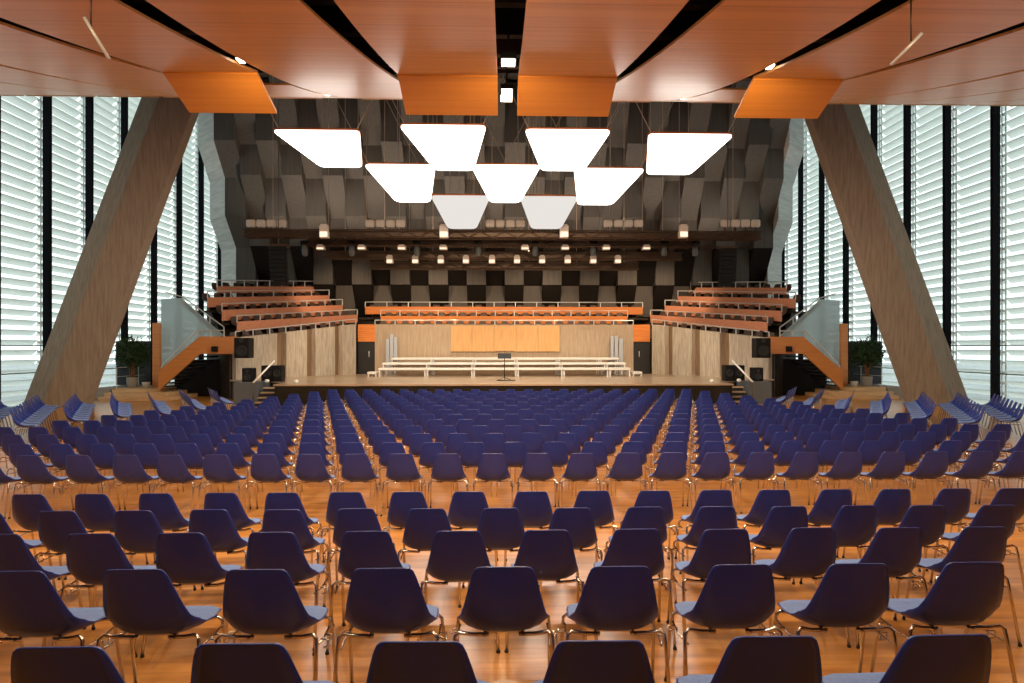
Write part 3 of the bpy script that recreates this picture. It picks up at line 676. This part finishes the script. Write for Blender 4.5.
# ---------------------------------------------------------------- side stairs, platform, plants
for sx in (-1, 1):
    def A(px, py, Y):
        p = at(px, py, Y); return Vector((p.x if sx < 0 else -p.x, p.y, p.z))
    Ys = 29.9
    w = thing('staircase', 'orange timber staircase climbing to the %s balcony beside the windows' % SIDE[sx], 'staircase', (sx*14.5, Ys, 0), 'timber balcony staircases')
    def poly(pts, Y, th, name, mt, par, lab=None):
        q = [A(px, py, Y) for px, py in pts]; m = MB(); m.prism([(p.x, p.z) for p in q], Y, Y+th); return m.build(name, mt, par, label=lab)
    poly([(199.5, 336.5), (236.5, 336.5), (236.5, 354), (199.5, 354)], Ys, .12, 'landing_parapet', M['oak'], w)
    poly([(199.5, 336.5), (199.5, 354), (158, 391), (158, 371.5)], Ys, .12, 'stringer', M['oak'], w)
    poly([(199.5, 344), (199.5, 354), (160, 390), (160, 378)], Ys+1.5, .10, 'stringer', M['oak'], w)
    a = A(203, 355, Ys); b = A(161, 389, Ys)
    for k in range(9):
        p = a.lerp(b, (k+.5)/9); m = MB(); m.box(p.x-.15, p.x+.15, Ys+.13, Ys+1.5, p.z-.02, p.z+.03); m.build('tread', M['dark'], w)
    p0 = A(199.5, 354, Ys); p1 = A(236, 354, Ys); m = MB(); m.box(p0.x, p1.x, Ys+.12, Ys+1.6, p0.z, p0.z+.12); m.build('landing_floor', M['dark'], w)
    # handrails
    def rail(pts, posts, par=w, name='railing'):
        m = MB(); q = [A(*p) for p in pts]; m.tube(q, .028, 6)
        for (p_, h) in posts: v = A(*p_); m.bar(v, v-Vector((0, 0, h)), .045)
        m.build(name, M['steel'], par)
    rail([(161, 367, Ys+.06), (197, 330.5, Ys+.06), (224, 330.5, Ys+.06)], [((161.5, 366.5, Ys+.06), .35), ((173, 355, Ys+.06), .28), ((185, 343, Ys+.06), .28), ((198.5, 330.5, Ys+.06), .3), ((211, 330.5, Ys+.06), .3), ((224, 330.5, Ys+.06), .3)])
    # upper flight: frosted glass side and rail
    g = thing('glass_balustrade', 'pale blue glass balustrade behind the upper flight of the %s stair' % SIDE[sx], 'balustrade', (sx*14.5, 31.6, 0), 'pale glass balustrades')
    poly([(161, 299), (181, 298), (225, 336.5), (225, 340), (199, 342), (161, 376)], 31.6, .04, 'glass_pane', M['pglass'], g)
    rail([(165, 292, 31.62), (183, 297, 31.62), (224, 327, 31.62), (224, 336, 31.62)], [((183, 297, 31.62), .3), ((196, 307, 31.62), .35), ((210, 317, 31.62), .35), ((224, 327, 31.62), .4)], g, 'handrail')
    m = MB(); m.bar(A(182, 301, 31.68), A(225, 339.5, 31.68), .08, .16); m.build('upper_stringer', M['dark'], w)
    # under-stair black panel wall and column
    p0 = A(222.5, 355, 30.9); p1 = A(166, 380, 30.9)
    m = MB(); m.box(p1.x, p0.x+.0, 31.7, 31.8, 0, 1.7); tag(m.build('partition', M['black']), 'black partition under the %s staircase' % SIDE[sx], 'partition', 'black partitions under the stairs')
    p0 = A(231, 354, 30.3); p1 = A(236, 354, 30.3); m = MB(); m.box(p0.x, p1.x, 30.2, 30.5, 0, 1.95)
    tag(m.build('post', M['dark']), 'slim black post carrying the %s stair landing' % SIDE[sx], 'post', 'black landing posts')
    p = A(214.8, 349, Ys-.06); m = MB(); m.box(p.x-.12, p.x+.12, Ys-.14, Ys-.005, p.z-.12, p.z+.12)
    tag(m.build('wall_speaker', M['black']), 'small black box speaker fixed on the %s landing parapet' % SIDE[sx], 'loudspeaker', 'box speakers on the landings')
    p0 = A(153.5, 323, 31.3); p1 = A(160.5, 388, 31.3); m = MB(); m.box(p0.x, p1.x, 31.2, 31.4, .45, p0.z)
    tag(m.build('timber_fin', M['oak']), 'tall narrow timber board standing between plant and %s stair' % SIDE[sx], 'board', 'narrow timber boards')
    # platform with three steps
    pf = thing('platform', 'low oak platform with three steps under the windows on the %s' % SIDE[sx], 'platform', (sx*16, 30, 0), 'oak window platforms')
    for k, (a_, b_, y0) in enumerate(((98, 170, 29.1), (104, 165, 29.65), (112, 160, 30.2))):
        pa = A(a_, 395, y0); pb = A(b_, 395, y0)
        m = MB(); m.box(pa.x, pb.x, y0, 31.9 if k < 2 else 34.5, .15*k, .15*(k+1)-.002*k); m.build('step', M['platform'], pf)
    m = MB(); pa = A(93, 395, 30.4); pb = A(112, 395, 30.4); m.box(pa.x, pb.x, 30.25, 34.4, 0, .47); tag(m.build('plinth', M['pot']), 'low grey plinth between the %s strut and the oak steps' % SIDE[sx], 'plinth', 'low grey plinths')
    # dark screen
    pa = A(117, 341, 33.2); pb = A(152, 388, 33.2); m = MB(); m.box(pa.x, pb.x, 33.1, 33.3, .45, pa.z)
    tag(m.build('room_divider', M['dark']), 'tall black screen standing behind the potted tree on the %s' % SIDE[sx], 'screen', 'black screens behind the trees')
    # potted tree
    base = A(132, 387, 31.4); base.z = .45
    t = thing('potted_tree', 'bushy green potted tree on the platform before the %s black screen' % SIDE[sx], 'plant', tuple(base), 'potted trees')
    m = MB(); m.lathe([(.19, 0), (.21, .05), (.235, .42), (.24, .44), (.21, .44), (.20, .40), (.0, .40)], tuple(base), 16); m.build('pot', M['pot'], t, True)
    m = MB(); 
    for q in range(4):
        a0 = q*1.6; m.tube([base+Vector((.05*math.cos(a0), .05*math.sin(a0), .35)), base+Vector((.09*math.cos(a0+.6), .09*math.sin(a0+.6), .9)), base+Vector((.4*math.cos(a0+.9), .3*math.sin(a0+.9), 1.55))], .04, 6, rs=[.05, .04, .015])
    m.build('trunk', M['bark'], t, True)
    m = MB(); rnd = random.Random(3 if sx < 0 else 4)
    for q in range(2600):
        th = rnd.uniform(0, 6.283); ph = math.acos(rnd.uniform(-1, 1)); rr = rnd.uniform(.45, 1.0)*(1+.18*math.sin(3*th)+.12*math.sin(5*ph+th))
        c = base+Vector((.80*rr*math.sin(ph)*math.cos(th), .6*rr*math.sin(ph)*math.sin(th), 1.55+.72*rr*math.cos(ph)))
        d = Vector((rnd.gauss(0, 1), rnd.gauss(0, 1), rnd.gauss(-.3, .8))).normalized(); e = d.cross(Vector((rnd.gauss(0, 1), rnd.gauss(0, 1), rnd.gauss(0, 1)))).normalized()
        l_ = rnd.uniform(.10, .17); w_ = l_*.22; m.quad(c-d*l_/2, c+e*w_, c+d*l_/2, c-e*w_)
    m.build('foliage', M['leaf'], t)
    wb = A(146, 387, 31.0); wb.z = .45; m = MB(); m.lathe([(.12, 0), (.17, .22), (.18, .24), (.15, .24), (.0, .2)], tuple(wb), 14)
    tag(m.build('bucket', M['white'], None, True), 'small white tub on the platform between the %s tree and stair' % SIDE[sx], 'tub', 'white tubs')
    # thin rail in front of the windows
    r = thing('window_rail', 'thin steel guard rail before the windows beside the %s plant' % SIDE[sx], 'railing', (sx*16.9, 34, .45), 'window guard rails')
    m = MB(); m.tube([(sx*17.2, 30.6, 1.35), (sx*17.2, 36, 1.35)], .02, 6); m.tube([(sx*17.2, 30.6, .95), (sx*17.2, 36, .95)], .012, 6); m.build('rail', M['steel'], r)
    for k in range(4): m = MB(); m.tube([(sx*17.2, 30.6+k*1.8, 0), (sx*17.2, 30.6+k*1.8, 1.35)], .02, 6); m.build('post', M['steel'], r)

# ---------------------------------------------------------------- trapezoid cloud lamps
def inset_round(pts, rad=.16, n=4):
    out = []; N = len(pts)
    for i in range(N):
        p = Vector(pts[i]); a = Vector(pts[i-1]); b = Vector(pts[(i+1) % N]); d0 = (a-p).normalized(); d1 = (b-p).normalized()
        s0 = p+d0*rad; s1 = p+d1*rad
        for k in range(n+1): t_ = k/n; out.append((s0*(1-t_)+p*t_)*(1-t_)+(p*(1-t_)+s1*t_)*t_)
    return out
tr = [([(271, 132), (360, 130), (362.5, 167.5), (321, 168)], 0, 'upper row, far left'), ([(398, 125.5), (487, 126), (474, 171), (435, 171)], 0, 'upper row, left of centre'),
      ([(524, 129.5), (612, 131), (584, 171.5), (541, 171)], 0, 'upper row, right of centre'), ([(648, 133), (735, 136.5), (690, 175.5), (646, 174.5)], 0, 'upper row, far right'),
      ([(363, 165), (436, 165), (431, 203), (396, 202)], 1, 'middle row, left'), ([(470, 166), (541.5, 165), (520, 203), (490, 203)], 1, 'middle row, centre'), ([(573.5, 169), (646, 169), (612, 205.5), (577, 205)], 1, 'middle row, right'),
      ([(430, 196), (491, 196), (476.5, 229.5), (448, 229)], 2, 'lowest row, left'), ([(519, 196.5), (579, 197), (561, 229.5), (531, 229)], 2, 'lowest row, right')]
for pts, lv, pos in tr:
    Yn, Yf = ((23.7, 26.1), (26.3, 28.3), (28.4, 30.2))[lv]
    q = [at(pts[0][0], pts[0][1], Yn), at(pts[1][0], pts[1][1], Yn), at(pts[2][0], pts[2][1], Yf), at(pts[3][0], pts[3][1], Yf)]
    # common heights so each lamp is a true flat board
    zn = (q[0].z+q[1].z)/2; zf = (q[2].z+q[3].z)/2; q[0].z = q[1].z = zn; q[2].z = q[3].z = zf
    cc = sum(q, Vector())/4
    r = thing('trapezoid_lamp', 'glowing white trapezoid lamp panel hanging over the stage, %s' % pos, 'lamp', tuple(cc), 'glowing trapezoid lamp panels')
    out = inset_round(q, .22); nn = (q[1]-q[0]).cross(q[3]-q[0]).normalized(); nn = nn if nn.z > 0 else -nn
    def slab(ps, z0, z1, name, mt, sc=1.0):
        m = MB(); ps = [cc+(p-cc)*sc for p in ps]; i = len(ps)
        m.v = [tuple(p+nn*z0) for p in ps]+[tuple(p+nn*z1) for p in ps]
        m.f = [tuple(range(i)), tuple(reversed(range(i, 2*i)))]+[(k, (k+1) % i, i+(k+1) % i, i+k) for k in range(i)]; m.m = [0]*len(m.f)
        return m.build(name, mt, r)
    slab(out, .0, .06, 'diffuser', M['lightp2' if lv == 2 else 'lightp'], .985); slab(out, .05, .12, 'frame', M['rim'], 1.0)
    for k in range(4):
        m = MB(); p = cc+(q[k]-cc)*.86+nn*.1; hz = roofz(p.y)+.05-p.z; o_ = Vector((p.x+(.5*hz if p.x > cc.x else -.5*hz)*(k < 2), p.y, roofz(p.y)+.05)); m.tube([p, o_], .016, 4); m.build('suspension_wire', M['cable'], r)
    lamp('panel_light', 'AREA', tuple(cc-nn*.05), 70, (1, .93, .84), 1.9, tuple(-nn))

# ---------------------------------------------------------------- lighting rig
RY = [29.6, 31.2, 32.8, 34.2]
def RX(px, Y): return at(px, 240, Y).x
trs = [(245, 760, 235, 30.8, 'front'), (330, 722, 243, 31.9, 'second'), (345, 700, 256, 33.0, 'third'), (372, 640, 266, 33.9, 'rear')]
for (a, b, py, Y, nm_) in trs:
    z = at(504, py, Y).z; x0, x1 = RX(a, Y), RX(b, Y); hw = (x1-x0)/2; x0, x1 = -hw, hw
    r = thing('lighting_truss', '%s dark lighting truss hanging across the stage, full of spotlights' % nm_, 'truss', (0, Y, z), 'lighting trusses')
    m = MB()
    for dy, dz in ((-.22, .16), (.22, .16), (-.22, -.16), (.22, -.16)): m.tube([(x0, Y+dy, z+dz), (x1, Y+dy, z+dz)], .035, 5)
    m.build('chord', M['rigd'], r)
    m = MB(); n = int(2*hw/.55)
    for k in range(n):
        xa = x0+(x1-x0)*k/n; xb = x0+(x1-x0)*(k+1)/n; s_ = 1 if k % 2 else -1
        m.tube([(xa, Y-.22, z+.16*s_), (xb, Y-.22, z-.16*s_)], .018, 4); m.tube([(xa, Y+.22, z-.16*s_), (xb, Y+.22, z+.16*s_)], .018, 4); m.tube([(xa, Y-.22, z-.16), (xa, Y+.22, z-.16)], .018, 4)
    m.build('lattice', M['rigd'], r)
    m = MB(); m.box(x0, x1, Y-.05, Y+.10, z-.14, z+.14); m.build('cable_duct', M['rigd'], r)
    for k in range(6):
        x = x0+(x1-x0)*(k+.3)/5.6; m = MB(); m.tube([(x, Y, z+.16), (x, Y, roofz(Y)+.05)], .012, 4); m.build('hanging_cable', M['cable'], r)
def rigbox(px, py, Y, w_, h_, lab, grp, lit=True, yoke=True):
    p = at(px, py, Y); r = thing('stage_spotlight', lab, 'spotlight', tuple(p), grp)
    m = MB(); m.box(p.x-w_/2, p.x+w_/2, Y-.16, Y+.16, p.z-h_/2, p.z+h_/2); m.box(p.x-w_*.35, p.x+w_*.35, Y-.2, Y+.1, p.z+h_/2, p.z+h_/2+.06); hb = m.build('housing', M['rigw'], r)
    m = MB(); m.box(p.x-w_*.42, p.x+w_*.42, Y-.175, Y-.155, p.z-h_*.45, p.z-h_*.02); m.build('lens', M['lens'], r)
    if yoke: m = MB(); m.tube([(p.x-w_/2-.03, Y, p.z), (p.x-w_/2-.03, Y, p.z+h_/2+.14), (p.x+w_/2+.03, Y, p.z+h_/2+.14), (p.x+w_/2+.03, Y, p.z)], .015, 4); m.build('yoke', M['rigd'], r)
for k, px in enumerate((324.5, 444, 564, 683)): rigbox(px, 232, 30.4, .38, .52, 'large square spotlight on the front truss, %s of four from the left' % ORD[k], 'large square rig spotlights')
for k, px in enumerate((321, 362, 402, 443.5, 525, 565, 606, 646)): rigbox(px, 248, 31.8, .36, .16, 'flat bright floodlight under the second truss, %s of eight from the left' % ORD[k], 'flat rig floodlights')
for k, px in enumerate((390, 415.5, 441, 466, 492, 517, 542, 567.5, 593, 617.5)): rigbox(px, 260, 32.9, .30, .32, 'small square spotlight in the lowest line of the rig, %s of ten from the left' % ORD[k], 'small square rig spotlights')
for g_, px0 in enumerate((251, 370, 490, 608, 725)):
    for k in range(4):
        p = at(px0+k*10.2, 223.5, 30.8); lab = 'pale blinder lamp, %s of four in the %s cluster from the left atop the rig' % (ORD[k], ORD[g_])
        r = thing('blinder_lamp', lab, 'lamp', tuple(p), 'pale lamp clusters on the front truss')
        m = MB(); m.box(p.x-.20, p.x+.20, 30.7, 30.9, p.z-.17, p.z+.17); h_ = m.build('housing', M['rigw'], r); h_.modifiers.new('bevel', 'BEVEL').width = .05
        m = MB(); m.box(p.x-.03, p.x+.03, 30.78, 30.84, p.z-.4, p.z-.16); m.build('bracket', M['rigd'], r)
for k, px in enumerate((305, 352, 417, 478.5, 535, 593, 664, 695)):
    p = at(px, 250, 31.9); r = thing('moving_head_light', 'dark moving head spotlight hanging in the rig, %s of eight from the left' % ORD[k], 'spotlight', tuple(p), 'moving head lights')
    m = MB(); m.box(p.x-.18, p.x+.18, 31.75, 32.05, p.z+.28, p.z+.42); m.build('base', M['black'], r)
    m = MB(); m.bar((p.x-.17, 31.9, p.z+.3), (p.x-.17, 31.9, p.z-.05), .05); m.bar((p.x+.17, 31.9, p.z+.3), (p.x+.17, 31.9, p.z-.05), .05); m.build('yoke', M['black'], r)
    m = MB(); m.lathe([(.09, -.28), (.13, -.2), (.14, 0), (.11, .2), (.05, .25)], tuple(p), 12); m.build('head', M['greyp'], r, True)
for sx in (-1, 1):
    p = at(278.5, 248, 30.6); x = sx*abs(p.x+0); zt_ = at(278, 247, 30.6).z; r = thing('line_array_speaker', 'tall black line array loudspeaker column hanging %s of the stage' % SIDE[sx], 'loudspeaker', (x, 30.6, zt_), 'line array columns')
    for k in range(9):
        z1_ = zt_-k*.19; m = MB(); dy = .004*k*k; m.hexa([(x-.36, 30.4+dy, z1_-.17), (x+.36, 30.4+dy, z1_-.17), (x+.30, 30.9+dy, z1_-.15), (x-.30, 30.9+dy, z1_-.15), (x-.36, 30.4+dy, z1_), (x+.36, 30.4+dy, z1_), (x+.30, 30.9+dy, z1_-.02), (x-.30, 30.9+dy, z1_-.02)]); m.build('cabinet', M['black'], r)
    m = MB(); m.box(x-.45, x+.45, 30.45, 30.85, zt_+.02, zt_+.12); m.tube([(x, 30.6, zt_+.1), (x, 30.6, roofz(30.6)+.05)], .02, 5); m.build('flying_frame', M['rigd'], r)
# warm stage lighting from the rig
for px in (324, 444, 564, 683):
    p = at(px, 236, 30.4); lamp('rig_spot_light', 'SPOT', (p.x, 30.2, p.z-.35), 800, (1, .80, .56), .15, (-.02*p.x, .35, -.8), math.radians(85))
for k, px in enumerate((321, 402, 443, 525, 565, 646, 690)):
    p = at(px, 260, 32.9); lamp('rig_wall_light', 'SPOT', (p.x, 34.4, p.z-.1), 330, (1, .72, .46), .12, (0, .75, -.66), math.radians(110))
for k, px in enumerate((290, 362, 443, 525, 606, 720)):  # unseen uplights added to brighten slanted facets of the upper block wall
    p = at(px, 262, 33.9); lamp('added_up_light', 'SPOT', (p.x, 33.5, p.z+.3), 560, (1, .82, .64), .12, (0, .34, .94), math.radians(110))
